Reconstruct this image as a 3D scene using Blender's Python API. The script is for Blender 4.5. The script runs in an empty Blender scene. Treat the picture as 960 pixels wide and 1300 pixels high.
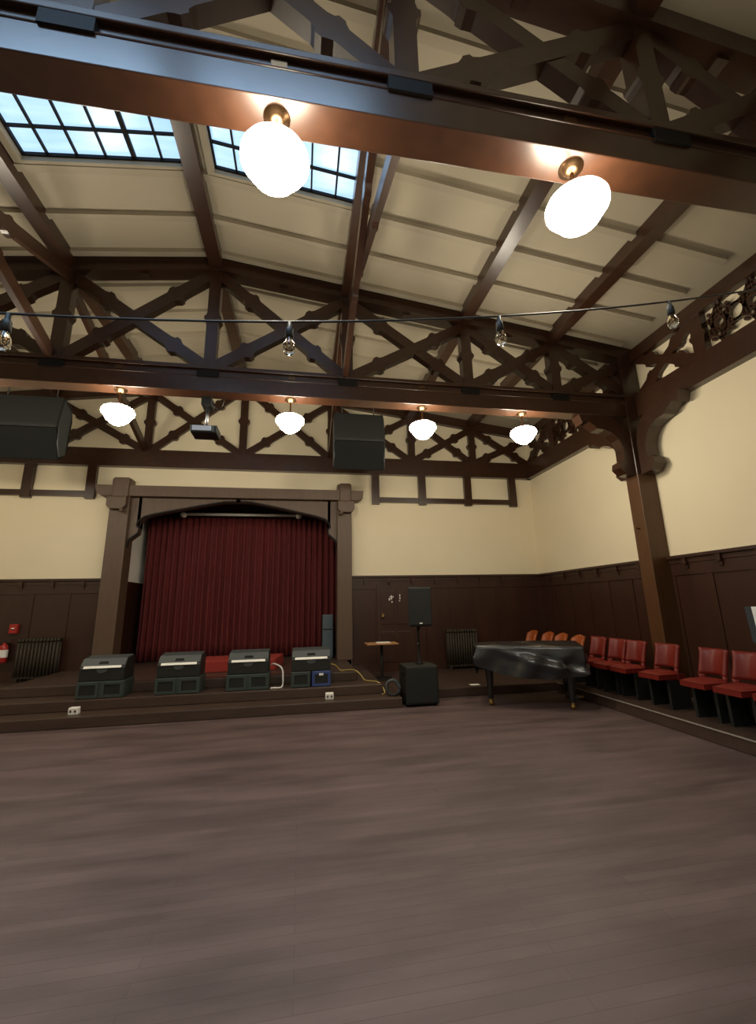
import bpy, bmesh, math, random
from mathutils import Vector, Matrix
random.seed(7)
COL = bpy.context.scene.collection
PI = math.pi

# ------------------------------------------------------------------ dimensions (metres)
XC = -1.40            # ridge line / centre of the hall
HALF = 7.22           # half width of the hall
XR, XL = XC + HALF, XC - HALF
YB = 9.90             # stage wall
YF = -3.6             # wall behind the viewer
Z0, SL = 6.95, 0.135  # underside of roof boards at the ridge, roof slope
YT_MID, YT_NEAR = 6.12, 2.19
CH0, CH1 = 4.65, 5.06 # bottom chord, underside and top
def zroof(off): return Z0 - SL * abs(off)

# ------------------------------------------------------------------ mesh builder
class MB:
    def __init__(s): s.v = []; s.f = []; s.smooth = []
    def add(s, vs, fs, smooth=False):
        n = len(s.v); s.v += [tuple(v) for v in vs]
        s.f += [tuple(i + n for i in f) for f in fs]; s.smooth += [smooth] * len(fs); return s
    def box(s, x0, x1, y0, y1, z0, z1):
        return s.add([(x0,y0,z0),(x1,y0,z0),(x1,y1,z0),(x0,y1,z0),(x0,y0,z1),(x1,y0,z1),(x1,y1,z1),(x0,y1,z1)],
                     [(3,2,1,0),(4,5,6,7),(0,1,5,4),(1,2,6,5),(2,3,7,6),(3,0,4,7)])
    def beam(s, p, q, w, d, up=(0,0,1)):           # bar from p to q, w along side, d along up
        p = Vector(p); q = Vector(q); t = (q - p).normalized(); u = Vector(up)
        sd = t.cross(u).normalized(); u = sd.cross(t).normalized()
        vs = []
        for c in (p, q):
            for a, b in ((-1,-1),(1,-1),(1,1),(-1,1)): vs.append(c + sd * (a*w/2) + u * (b*d/2))
        return s.add(vs, [(3,2,1,0),(4,5,6,7),(0,1,5,4),(1,2,6,5),(2,3,7,6),(3,0,4,7)])
    def prism(s, poly, a, b, plane='xz'):          # extrude a 2-D polygon between depths a and b
        n = len(poly)
        def P(u, v, d): return {'xz': (u, d, v), 'yz': (d, u, v), 'xy': (u, v, d)}[plane]
        vs = [P(u, v, a) for u, v in poly] + [P(u, v, b) for u, v in poly]
        return s.add(vs, [tuple(range(n)), tuple(range(2*n-1, n-1, -1))] + [(i, i+n, (i+1) % n + n, (i+1) % n) for i in range(n)])
    def tube(s, pts, r, n=8, closed=False):
        pts = [Vector(p) for p in pts]; m = len(pts); vs = []; fs = []
        for i, p in enumerate(pts):
            t = (pts[(i+1) % m] - pts[i-1]) if closed else (pts[min(i+1, m-1)] - pts[max(i-1, 0)])
            t.normalize(); ref = Vector((0,0,1)) if abs(t.z) < .9 else Vector((1,0,0))
            a = t.cross(ref).normalized(); b = a.cross(t)
            rr = r[i] if isinstance(r, (list, tuple)) else r
            for k in range(n): vs.append(p + a * (rr*math.cos(2*PI*k/n)) + b * (rr*math.sin(2*PI*k/n)))
        for i in range(m if closed else m - 1):
            j = (i + 1) % m
            for k in range(n): fs.append((i*n+k, i*n+(k+1) % n, j*n+(k+1) % n, j*n+k))
        s.add(vs, fs, True)
        if not closed: s.add([], []); base = len(s.v) - len(vs); s.f += [tuple(base+k for k in range(n-1,-1,-1)), tuple(base+(m-1)*n+k for k in range(n))]; s.smooth += [False, False]
        return s
    def lathe(s, prof, n=28, c=(0,0,0)):           # prof: (radius, z)
        vs = []; fs = []; m = len(prof)
        for r, z in prof:
            for k in range(n): vs.append((c[0]+r*math.cos(2*PI*k/n), c[1]+r*math.sin(2*PI*k/n), c[2]+z))
        for i in range(m-1):
            for k in range(n): fs.append((i*n+k, i*n+(k+1) % n, (i+1)*n+(k+1) % n, (i+1)*n+k))
        return s.add(vs, fs, True)
    def grid(s, fn, nu, nv, smooth=True, flip=False):
        vs = [fn(i/nu, j/nv) for j in range(nv+1) for i in range(nu+1)]
        fs = [(j*(nu+1)+i, j*(nu+1)+i+1, (j+1)*(nu+1)+i+1, (j+1)*(nu+1)+i) for j in range(nv) for i in range(nu)]
        return s.add(vs, [f[::-1] for f in fs] if flip else fs, smooth)
    def build(s, name, mat, parent=None, bevel=0, solid=0, sub=0):
        me = bpy.data.meshes.new(name); me.from_pydata(s.v, [], s.f)
        me.polygons.foreach_set('use_smooth', s.smooth)
        bm = bmesh.new(); bm.from_mesh(me); bmesh.ops.remove_doubles(bm, verts=bm.verts, dist=1e-5) if solid or sub else None
        bmesh.ops.recalc_face_normals(bm, faces=bm.faces); bm.to_mesh(me); bm.free()
        me.materials.append(mat); o = bpy.data.objects.new(name, me); COL.objects.link(o)
        if parent: o.parent = parent
        if solid:
            md = o.modifiers.new('thick', 'SOLIDIFY'); md.thickness = solid; md.offset = 0
        if bevel:
            md = o.modifiers.new('bevel', 'BEVEL'); md.width = bevel; md.segments = 2; md.limit_method = 'ANGLE'; md.angle_limit = .6
        if sub:
            md = o.modifiers.new('sub', 'SUBSURF'); md.levels = sub; md.render_levels = sub
        return o

def tag(o, label, cat, group=None):
    o['label'] = label; o['category'] = cat
    if group: o['group'] = group
    return o
def thing(name, label, cat, loc=(0,0,0), rz=0, group=None):
    o = bpy.data.objects.new(name, None); COL.objects.link(o)
    o.location = loc; o.rotation_euler = (0, 0, rz); o.empty_display_size = .1
    return tag(o, label, cat, group)
def struct(o, label=None):
    o['kind'] = 'structure'
    if label: o['label'] = label
    return o
def copy_tree(o, parent=None):
    c = o.copy(); COL.objects.link(c)
    if parent: c.parent = parent
    for ch in list(o.children): copy_tree(ch, c)
    return c
def dup(o, loc, label, rz=None):
    c = copy_tree(o); c.location = loc; c['label'] = label
    if rz is not None: c.rotation_euler = (0, 0, rz)
    return c

# ------------------------------------------------------------------ materials
def nodes_of(name):
    m = bpy.data.materials.new(name); m.use_nodes = True
    nt = m.node_tree; return m, nt, nt.nodes['Principled BSDF']
def mat(name, col, rough=.5, var=.12, scale=(6,6,6), metal=0, coat=0, bump=0, spec=.5, coord='Object'):
    m, nt, b = nodes_of(name); N = nt.nodes; L = nt.links
    tc = N.new('ShaderNodeTexCoord'); mp = N.new('ShaderNodeMapping'); mp.inputs['Scale'].default_value = scale
    no = N.new('ShaderNodeTexNoise'); no.inputs['Scale'].default_value = 1; no.inputs['Detail'].default_value = 4
    mx = N.new('ShaderNodeMix'); mx.data_type = 'RGBA'
    mx.inputs['A'].default_value = (*[c*(1-var) for c in col], 1); mx.inputs['B'].default_value = (*[min(1, c*(1+var)) for c in col], 1)
    L.new(tc.outputs[coord], mp.inputs['Vector']); L.new(mp.outputs['Vector'], no.inputs['Vector'])
    L.new(no.outputs['Fac'], mx.inputs['Factor']); L.new(mx.outputs['Result'], b.inputs['Base Color'])
    b.inputs['Roughness'].default_value = rough; b.inputs['Metallic'].default_value = metal
    b.inputs['Coat Weight'].default_value = coat; b.inputs['Coat Roughness'].default_value = .27
    b.inputs['Specular IOR Level'].default_value = spec
    if bump:
        bp = N.new('ShaderNodeBump'); bp.inputs['Strength'].default_value = bump; bp.inputs['Distance'].default_value = .01
        L.new(no.outputs['Fac'], bp.inputs['Height']); L.new(bp.outputs['Normal'], b.inputs['Normal'])
    return m
def emis(name, col, st, base=(.8,.8,.8)):
    m, nt, b = nodes_of(name); b.inputs['Base Color'].default_value = (*base, 1)
    b.inputs['Emission Color'].default_value = (*col, 1); b.inputs['Emission Strength'].default_value = st
    b.inputs['Roughness'].default_value = .3; return m

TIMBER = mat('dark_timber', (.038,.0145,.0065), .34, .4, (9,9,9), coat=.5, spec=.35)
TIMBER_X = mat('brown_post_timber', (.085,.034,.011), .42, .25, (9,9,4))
TIMBER_D = mat('dark_iron', (.010,.008,.007), .6, .3, spec=.15)
STAGEWOOD = mat('stage_timber', (.098,.058,.035), .5, .25, (14,14,3))
WAINS = mat('wainscot_wood', (.036,.0115,.0055), .42, .45, (5,5,1.2), coat=.15)
PLASTER = mat('cream_plaster', (.80,.70,.50), .75, .035, (1.4,1.4,1.4))
DECK = mat('cream_roof_boards', (.40,.345,.25), .7, .06, (1.2,3,1.2))
RAFT = mat('cream_painted_timber', (.36,.31,.225), .65, .05, (3,3,3))
WHITEWALL = mat('white_wall', (.86,.82,.74), .7, .04)
CURTAIN = mat('red_velvet', (.105,.008,.008), .8, .35, (5,5,.6))
BLACK = mat('black_plastic', (.009,.0095,.008), .55, .2)
GRILLE = mat('speaker_grille', (.009,.010,.009), .75, .35, (60,60,60))
GREYC = mat('grey_green_crate', (.035,.050,.045), .5, .2)
MATTE = mat('matte_black', (.0045,.005,.0045), .85, .2, spec=.25)
BLUEC = mat('blue_crate', (.035,.060,.19), .45, .2)
GREYTOP = mat('grey_top', (.05,.058,.058), .5, .15)
WHITE = mat('white_label', (.82,.80,.74), .5, .04)
BRASS = mat('brass', (.42,.27,.10), .3, .1, metal=1)
BRONZE = mat('bronze', (.16,.09,.045), .35, .1, metal=1)
CABLE = mat('wire_black', (.02,.018,.016), .5, .1)
YCAB = mat('yellow_cable', (.42,.30,.09), .5, .1)
REDVINYL = mat('red_vinyl', (.16,.014,.008), .45, .15, (4,4,4), coat=.05, spec=.35)
ORANGE = mat('orange_vinyl', (.34,.075,.014), .4, .15)
REDCARPET = mat('red_carpet', (.26,.02,.012), .85, .25, (30,30,30))
IRON = mat('radiator_iron', (.032,.022,.011), .7, .2)
VINYL = mat('black_vinyl_cover', (.010,.010,.012), .26, .2, coat=.6)
PIANO = mat('piano_black', (.008,.007,.007), .25, .1, coat=.5)
STEPWOOD = mat('step_wood', (.060,.036,.026), .38, .35, (2,12,12))
NOSING = mat('metal_nosing', (.62,.56,.48), .35, .1, metal=.6)
REDPAINT = mat('red_paint', (.35,.02,.015), .35, .08)
TAN = mat('tan_table_top', (.40,.19,.065), .45, .2, (3,20,20))
PAPER = mat('paper', (.85,.82,.74), .7, .03)
BLUEGREY = mat('blue_grey_case', (.075,.105,.125), .5, .15)
CHROME = mat('steel', (.5,.5,.5), .3, .05, metal=1)
LAMPGLASS = emis('opal_lamp_glass', (1.0,.90,.71), 30.0, (.9,.85,.75))

def floor_material():
    m, nt, b = nodes_of('dark_floorboards'); N = nt.nodes; L = nt.links
    tc = N.new('ShaderNodeTexCoord'); mp = N.new('ShaderNodeMapping'); L.new(tc.outputs['Object'], mp.inputs['Vector'])
    br = N.new('ShaderNodeTexBrick'); br.inputs['Scale'].default_value = 1; br.inputs['Brick Width'].default_value = 1.9
    br.inputs['Row Height'].default_value = .075; br.inputs['Mortar Size'].default_value = .0016; br.inputs['Mortar Smooth'].default_value = .6
    br.offset = .37; br.inputs['Color1'].default_value = (.116,.076,.072,1); br.inputs['Color2'].default_value = (.096,.062,.058,1); br.inputs['Mortar'].default_value = (.05,.032,.028,1)
    L.new(mp.outputs['Vector'], br.inputs['Vector'])
    mp2 = N.new('ShaderNodeMapping'); mp2.inputs['Scale'].default_value = (.8,3.6,1); L.new(tc.outputs['Object'], mp2.inputs['Vector'])
    no = N.new('ShaderNodeTexNoise'); no.inputs['Scale'].default_value = 1.0; no.inputs['Detail'].default_value = 5; no.inputs['Roughness'].default_value = .6
    L.new(mp2.outputs['Vector'], no.inputs['Vector'])
    rp = N.new('ShaderNodeMapRange'); rp.inputs['From Min'].default_value = .3; rp.inputs['From Max'].default_value = .7; rp.inputs['To Min'].default_value = .62; rp.inputs['To Max'].default_value = 1.3
    L.new(no.outputs['Fac'], rp.inputs['Value'])
    mx = N.new('ShaderNodeVectorMath'); mx.operation = 'SCALE'; L.new(br.outputs['Color'], mx.inputs[0]); L.new(rp.outputs['Result'], mx.inputs['Scale'])
    L.new(mx.outputs['Vector'], b.inputs['Base Color'])
    r2 = N.new('ShaderNodeMapRange'); r2.inputs['To Min'].default_value = .42; r2.inputs['To Max'].default_value = .6
    L.new(no.outputs['Fac'], r2.inputs['Value']); L.new(r2.outputs['Result'], b.inputs['Roughness'])
    return m
FLOOR = floor_material()

def skylight_material(name, strength):
    m, nt, b = nodes_of(name); N = nt.nodes; L = nt.links
    tc = N.new('ShaderNodeTexCoord'); mp = N.new('ShaderNodeMapping'); mp.inputs['Scale'].default_value = (.8,7,1); mp.inputs['Rotation'].default_value = (0,0,.12)
    no = N.new('ShaderNodeTexNoise'); no.inputs['Scale'].default_value = 1.6; no.inputs['Detail'].default_value = 3
    L.new(tc.outputs['Object'], mp.inputs['Vector']); L.new(mp.outputs['Vector'], no.inputs['Vector'])
    cr = N.new('ShaderNodeValToRGB'); cr.color_ramp.elements[0].position = .3; cr.color_ramp.elements[0].color = (.36,.60,.92,1)
    cr.color_ramp.elements[1].position = .75; cr.color_ramp.elements[1].color = (.50,.74,1.0,1)
    L.new(no.outputs['Fac'], cr.inputs['Fac']); L.new(cr.outputs['Color'], b.inputs['Emission Color'])
    b.inputs['Emission Strength'].default_value = strength; b.inputs['Base Color'].default_value = (.08,.1,.12,1); b.inputs['Roughness'].default_value = .25
    return m
SKYGLASS = skylight_material('daylit_wired_glass', .52)
SKYGLASS_BOOST = skylight_material('boosted_skylight_glass', 8.5)  # brightened panes of the added rear skylights, for blue sheen on the near truss

def clear_glass():
    m, nt, b = nodes_of('clear_bulb_glass'); b.inputs['Base Color'].default_value = (.95,.95,.92,1)
    b.inputs['Transmission Weight'].default_value = 1; b.inputs['Roughness'].default_value = .02; b.inputs['IOR'].default_value = 1.25
    return m
BULBGLASS = clear_glass()

# ------------------------------------------------------------------ room shell
struct(MB().box(XL-.1, XR+.1, YF-.1, YB+.1, -.12, 0).build('floor', FLOOR), 'dark brown plank dance floor')

# back wall, with the stage opening
SX0, SX1, SZ1 = -3.66, .82, 4.0
m = MB()
m.box(XL, SX0, YB, YB+.15, 0, 7.1); m.box(SX1, XR, YB, YB+.15, 0, 7.1); m.box(SX0, SX1, YB, YB+.15, SZ1, 7.1)
struct(m.build('wall_back', PLASTER))
struct(MB().box(XR, XR+.15, YF, YB+.15, 0, 6.6).build('wall_right', PLASTER))
struct(MB().box(XL-.15, XL, YF, YB+.15, 0, 6.6).build('wall_left', PLASTER))
struct(MB().box(XL-.15, XR+.15, YF-.15, YF, 0, 7.1).build('wall_front', PLASTER))

# roof boards, with openings for skylights
xs = [-HALF-.1, -1.90, -.06, .20, 2.05, HALF+.1]
SKY = [(-1.90, -.06), (.20, 2.05)]
YS = [(3.12, 4.57), (-.80, .65)]  # second range: unseen pair behind the camera, added for its light
ys = [YF-.1, YS[1][0], YS[1][1], YS[0][0], YS[0][1], YB+.1]
m = MB(); T = .10
for i in range(5):
    for j in range(5):
        if (i in (1, 3)) and (j in (1, 3)): continue
        a, b = xs[i], xs[i+1]
        pieces = [(a, b)] if a*b >= 0 else [(a, 0), (0, b)]
        for p, q in pieces:
            y0, y1 = ys[j], ys[j+1]
            zp, zq = zroof(p), zroof(q)
            m.add([(XC+p,y0,zp),(XC+q,y0,zq),(XC+q,y1,zq),(XC+p,y1,zp),(XC+p,y0,zp+T),(XC+q,y0,zq+T),(XC+q,y1,zq+T),(XC+p,y1,zp+T)],
                  [(3,2,1,0),(4,5,6,7),(0,1,5,4),(1,2,6,5),(2,3,7,6),(3,0,4,7)])
ceil = struct(m.build('ceiling', DECK), 'cream boarded pitched roof')
# cream rafters under the boards
def rafter(o0, o1, y):
    r = MB(); d = .065
    r.add([(XC+o,y+dy,zroof(o)-dz) for o in (o0, o1) for dy, dz in ((-.045,d),(.045,d),(.045,-.002),(-.045,-.002))],
          [(0,1,2,3),(7,6,5,4),(0,4,5,1),(1,5,6,2),(2,6,7,3),(3,7,4,0)])
    r.build('rafter', RAFT, ceil)
for y in (-1.2, -.55, .1, .75, 1.4, 2.68, 3.325, 3.97, 4.615, 5.26, 5.88, 6.6, 7.25, 7.9, 8.55, 9.2):
    spans = [(2.0, 4.0), (4.1, 5.6), (5.7, 6.9)]
    if not (3.0 < y < 4.6 or -.9 < y < .7): spans = [(.05, 2.0)] + spans
    for a, b in spans:
        rafter(a, b, y); rafter(-b, -a, y)
# skylights
wn = 0
for (ya, yb) in YS:
    for k, (oa, ob) in enumerate(SKY):
        wn += 1
        root = struct(thing('window_%d' % wn, 'x', 'x', (XC, 0, 0)))
        root['label'] = ['skylight on the left slope of the roof ridge', 'skylight on the right slope of the roof ridge'][k]; del root['category']
        def P(o, y, dz): return (o, y, zroof(o) + dz)
        g = MB(); g.add([P(oa,ya,.05),P(ob,ya,.05),P(ob,yb,.05),P(oa,yb,.05)], [(0,1,2,3)])
        g.build('pane', SKYGLASS if ya > 2 else SKYGLASS_BOOST, root)
        fr = MB()                                    # cream curb
        for (p, q) in (((oa,ya),(ob,ya)),((oa,yb),(ob,yb)),((oa,ya),(oa,yb)),((ob,ya),(ob,yb))):
            fr.beam(P(p[0],p[1],-.005), P(q[0],q[1],-.005), .09, .10)
        fr.build('window_frame', RAFT, root)
        mu = MB(); ncol = 6
        for (p, q) in (((oa+.05,ya),(oa+.05,yb)),((ob-.05,ya),(ob-.05,yb)),((oa,yb-.045),(ob,yb-.045)),((oa,ya+.045),(ob,ya+.045))):
            mu.beam(P(p[0],p[1],.03), P(q[0],q[1],.03), .035, .05)
        for i in range(1, ncol):
            o = oa + (ob-oa)*i/ncol; w = .05 if (i == 4 and k == 0) or (i == 2 and k == 1) else .022
            mu.beam(P(o,ya,.035), P(o,yb,.035), w, .04)
        for y in (yb-.36, yb-.72, yb-1.08):
            mu.beam(P(oa,y,.035), P(ob,y,.035), .022, .04)
        mu.build('glazing_bars', TIMBER_D, root)

# wainscot: boards, stiles, rails and little corbels
WZ = 2.24
def wainscot(name, along, a, b, face, base, gaps=()):
    """along 'x' (wall faces -Y at y=face) or 'y' (wall faces -X at x=face)"""
    def bx(mb, u0, u1, d0, d1, z0, z1):
        if along == 'x': mb.box(u0, u1, face-d1, face-d0, z0, z1)
        else: mb.box(face-d1, face-d0, u0, u1, z0, z1)
    m = MB(); bx(m, a, b, 0, .025, base, WZ-.04)
    bx(m, a, b, .02, .05, base, base+.16); bx(m, a, b, .02, .045, WZ-.30, WZ-.12)
    n = max(1, round((b-a)/.62))
    for i in range(n+1):
        u = a + (b-a)*i/n; bx(m, max(a,u-.05), min(b,u+.05), .02, .04, base, WZ-.2)
    root = struct(m.build(name, WAINS))
    t = MB(); bx(t, a, b, 0, .10, WZ-.045, WZ); bx(t, a, b, 0, .06, WZ-.12, WZ-.045); t.build('wainscot_cap', WAINS, root)
    k = int((b-a)/.56)
    for i in range(k):
        u = a + .3 + i*.56
        if u > b-.06: break
        c = MB(); bx(c, u-.035, u+.035, .02, .10, WZ-.15, WZ-.05); bx(c, u-.03, u+.03, .02, .07, WZ-.21, WZ-.15); c.build('corbel', WAINS, root)
    return root
wainscot('trim_1', 'x', XL, -4.0, YB, .30)['label'] = 'dark wood wainscot left of the stage'
wainscot('trim_2', 'x', 1.13, XR, YB, .15)['label'] = 'dark wood wainscot right of the stage'
wainscot('trim_3', 'y', 6.28, YB, XR, .15)['label'] = 'dark wood wainscot on right wall beyond the post'
wainscot('trim_4', 'y', YF, 5.96, XR, .15)['label'] = 'dark wood wainscot on right wall before the post'

# platforms and steps
def slab(name, boxes, label):
    m = MB()
    for bxx in boxes: m.box(*bxx)
    return struct(m.build(name, STEPWOOD, bevel=.012), label)
slab('stage_step', [(XL, 1.62, 7.17, YB, 0, .15)], 'lowest dark wooden step along the stage front')
slab('back_platform', [(1.62, 4.60, 7.68, YB, 0, .15)], 'low dark platform behind piano and subwoofer')
slab('stage_step', [(XL, 1.37, 7.55, YB, .15, .30)], 'second dark wooden step that carries the monitors')
slab('stage_step', [(-4.6, 1.00, 8.02, YB, .30, .45)], 'top dark wooden step below the curtain')
sp = slab('side_platform', [(4.60, XR, YF, YB, 0, .15)], 'low dark platform along the right wall')
MB().box(4.585, 4.615, YF+.1, 7.6, .147, .156).build('edge_strip', NOSING, sp)

# stage interior
SB = 11.6
struct(MB().box(SX0-.3, SX1+.3, YB, SB, .30, .45).build('stage_floor', STEPWOOD))
struct(MB().box(SX0-.25, SX0-.10, YB+.15, SB, 2.2, 4.4).build('wall_stage_left', WHITEWALL))
struct(MB().box(SX0-.25, SX0-.09, YB+.15, SB, .45, 2.2).build('trim_5', WAINS))
struct(MB().box(SX1+.10, SX1+.25, YB+.15, SB, .45, 4.4).build('wall_stage_right', WAINS))
struct(MB().box(SX0-.25, SX1+.25, SB, SB+.1, .45, 4.4).build('wall_stage_back', WAINS))
struct(MB().box(SX0-.25, SX1+.25, YB+.15, SB, 4.4, 4.5).build('stage_ceiling', WAINS))

# half-timber frieze helpers --------------------------------------------------
def strut_poly(p, q, w, bumps=(), h=.045, L=.10):
    """2-D outline of a brace with carved lugs on both edges"""
    p = Vector(p); q = Vector(q); d = q - p; ln = d.length; t = d / ln; n = Vector((-t.y, t.x))
    prof = [(0, 0)]
    for b in sorted(bumps):
        s = b*ln
        prof += [(s-L, 0), (s-L*.55, h*.55), (s-L*.3, h), (s+L*.3, h), (s+L*.45, h*.35), (s+L, 0)]
    prof.append((ln, 0))
    up = [p + t*s + n*(w/2+e) for s, e in prof]; dn = [p + t*s - n*(w/2+e) for s, e in prof]
    return [tuple(v) for v in up] + [tuple(v) for v in reversed(dn)]
def strut(p, q, w, d0, d1, plane, bumps=(.24,.74), h=.045, L=.10):
    """built from short convex pieces so that every cap stays flat"""
    poly = strut_poly(p, q, w, bumps, h, L); m = MB(); n = len(poly)//2
    up, dn = poly[:n], poly[n:][::-1]
    vs = []
    def P(u, v, d): return {'xz': (u, d, v), 'yz': (d, u, v)}[plane]
    for i in range(n): vs += [P(*up[i], d0), P(*dn[i], d0), P(*dn[i], d1), P(*up[i], d1)]
    fs = [(0,1,2,3), tuple(4*(n-1)+k for k in (3,2,1,0))]
    for i in range(n-1):
        a, b = 4*i, 4*(i+1)
        for k in range(4): fs.append((a+k, b+k, b+(k+1) % 4, a+(k+1) % 4))
    return m.add(vs, fs)

# ------------------------------------------------------------------ roof trusses
NODES = [0, 2.05, 4.05, 5.65, HALF]
def truss(label, yc):
    root = thing('roof_truss', label, 'roof truss', (XC, yc, 0))
    c = MB(); E_ = HALF - .0
    c.box(-E_, E_, -.12, .12, CH0, 4.90); c.box(-E_, E_, -.095, .095, 4.90, 5.0); c.box(-E_, E_, -.135, .135, 5.0, CH1)
    c.box(-E_, E_, -.128, .128, 4.885, 4.90)
    c.build('bottom_chord', TIMBER, root, bevel=.008)
    for s in (-1, 1):
        r = MB(); d = .22
        r.add([(s*o, dy, zroof(o)-dz) for o in (0, HALF) for dy, dz in ((-.12,d),(.12,d),(.12,.0),(-.12,.0))],
              [(0,1,2,3),(7,6,5,4),(0,4,5,1),(1,5,6,2),(2,6,7,3),(3,7,4,0)])
        for o in (1.03, 3.05, 4.85):                 # small carved drops under the rafter
            zz = zroof(o)-d; r.box(s*o-.06, s*o+.06, -.06, .06, zz-.03, zz+.02)
        r.build('top_chord', TIMBER, root)
    for s in (-1, 1):
        for i, o in enumerate(NODES[:-1]):
            if o == 0 and s == 1: continue
            strut((s*o, CH1-.02), (s*o, zroof(o)-.2), .17, -.075, .075, 'xz', (.5,), .04, .09).build('post', TIMBER, root)
            MB().box(s*o-.15, s*o+.15, -.14, -.09, 4.875, 4.985).build('splice_block', TIMBER_D, root)
        for a, b in zip(NODES[:-1], NODES[1:]):
            b2 = b - (.12 if b == HALF else 0)
            strut((s*(a+.06), CH1+.02), (s*(b2-.05), zroof(b)-.26), .17, -.065, .06, 'xz').build('brace', TIMBER, root)
            strut((s*(b2-.06), CH1+.02), (s*(a+.05), zroof(a)-.26), .17, -.058, .067, 'xz').build('brace', TIMBER, root)
    for o in (-3.24, -1.2, 1.2, 3.24):
        MB().box(o-.05, o+.05, -.105, -.09, 4.93, 4.985).build('junction_plate', BRONZE, root)
    return root
truss('dark timber roof truss directly overhead carrying the two large round lamps', YT_NEAR)
truss('dark timber roof truss in mid hall carrying the row of four lamps', YT_MID)

# purlins running the length of the hall
def purlin(o, label):
    r = thing('roof_purlin', label, 'roof beam', (XC+o, 0, 0), group='purlins under the roof boards')
    z = zroof(o); w = .19 if o else .2
    MB().box(-w/2, w/2, YF, YB, z-.17-abs(SL*w/2), z+.01).build('beam', TIMBER, r)
    return r
purlin(0, 'dark ridge beam running between the two skylights')
purlin(2.05, 'dark roof beam along the right edge of the right skylight')
purlin(-2.05, 'dark roof beam along the left edge of the left skylight')
purlin(4.05, 'dark roof beam halfway down the right slope, above the right large lamp')
purlin(5.65, 'dark roof beam low on the right slope, nearest the right wall')
purlin(-4.05, 'dark roof beam on the left slope at the left edge of the photo')

# lengthwise cross braces between trusses
def sway(o, y0, y1, label):
    zt = zroof(o) - .30
    r = thing('cross_brace', label, 'roof brace', (XC+o, 0, 0), group='lengthwise cross braces')
    strut((y0, zt), (y1, CH1+.03), .17, -.075, .0, 'yz', (.36,.66), .035, .09).build('brace_bar', TIMBER, r)
    strut((y0, CH1+.03), (y1, zt), .17, .004, .075, 'yz', (.36,.66), .035, .09).build('brace_bar', TIMBER, r)
sway(2.05, YT_NEAR+.12, YT_MID-.1, 'long dark crossed braces beside the right skylight, catching blue light')
sway(-2.05, YT_NEAR+.12, YT_MID-.1, 'long dark crossed braces at far left, in front of middle truss')
sway(2.05, YT_MID+.1, YB-.15, 'dark crossed braces behind middle truss, right of the ridge')
sway(-2.05, YT_MID+.1, YB-.15, 'dark crossed braces behind middle truss, left of the ridge')

# ------------------------------------------------------------------ stage wall frieze (half-timber)
fz = struct(MB().box(XL, XR, YB-.14, YB, 4.66, 5.06).build('trim_6', TIMBER), 'half-timbered frieze on the stage wall')
for s in (-1, 1):
    r = MB(); d = .24
    r.add([(XC+s*o, y, zroof(o)-dz) for o in (0, HALF) for y, dz in ((YB-.12,d),(YB,d),(YB,.0),(YB-.12,.0))],
          [(0,1,2,3),(7,6,5,4),(0,4,5,1),(1,5,6,2),(2,6,7,3),(3,7,4,0)])
    r.build('top_rail', TIMBER, fz)
    for o in NODES[:-1]:
        if o == 0 and s == 1: continue
        strut((XC+s*o, 5.0), (XC+s*o, zroof(o)-.2), .17, YB-.10, YB, 'xz', (.5,), .04, .09).build('post', TIMBER, fz)
    for a, b in zip(NODES[:-1], NODES[1:]):
        strut((XC+s*(a+.06), CH1), (XC+s*(b-.06), zroof(b)-.26), .16, YB-.075, YB, 'xz').build('brace', TIMBER, fz)
        strut((XC+s*(b-.06), CH1), (XC+s*(a+.06), zroof(a)-.26), .16, YB-.082, YB, 'xz').build('brace', TIMBER, fz)

# small open timber frames under the frieze
def small_frame(name, x0, x1, posts, label):
    r = struct(MB().box(x0-.05, x1+.05, YB-.08, YB, 3.98, 4.10).build(name, TIMBER), label)
    for x in posts:
        MB().box(x-.09, x+.09, YB-.10, YB, 3.93, 4.68).build('stud', TIMBER, r)
small_frame('trim_7', -7.0, -4.45, (-4.45-.05, -5.72, -7.0), 'row of small square timber frames left of the stage')
small_frame('trim_8', 1.72, 5.28, (1.72, 2.88, 4.06, 5.26), 'row of three small square timber frames right of the stage')

# ------------------------------------------------------------------ right wall frieze with fretwork
wz = struct(MB().box(XR-.14, XR, YF, YB, 4.66, 5.06).build('trim_9', TIMBER), 'timber frieze along the top of the right wall')
ET = zroof(HALF) - .0
MB().box(XR-.12, XR, YF, YB, ET-.28, ET-.06).build('top_rail', TIMBER, wz)
def arc(m, c, r, a0, a1, w, n=14, d0=0, d1=.05):
    pts = []
    for i in range(n+1):
        a = a0 + (a1-a0)*i/n; pts.append((math.cos(a), math.sin(a)))
    vs = []
    for ca, sa in pts:
        for rr in (r-w/2, r+w/2):
            for d in (d0, d1): vs.append((d, c[0]+rr*ca, c[1]+rr*sa))
    fs = []
    for i in range(n):
        a, b = 4*i, 4*i+4
        fs += [(a,b,b+2,a+2),(a+1,a+3,b+3,b+1),(a,a+1,b+1,b),(a+2,b+2,b+3,a+3)]
    fs += [(0,2,3,1),(4*n,4*n+1,4*n+3,4*n+2)]
    m.add(vs, fs)
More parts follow.
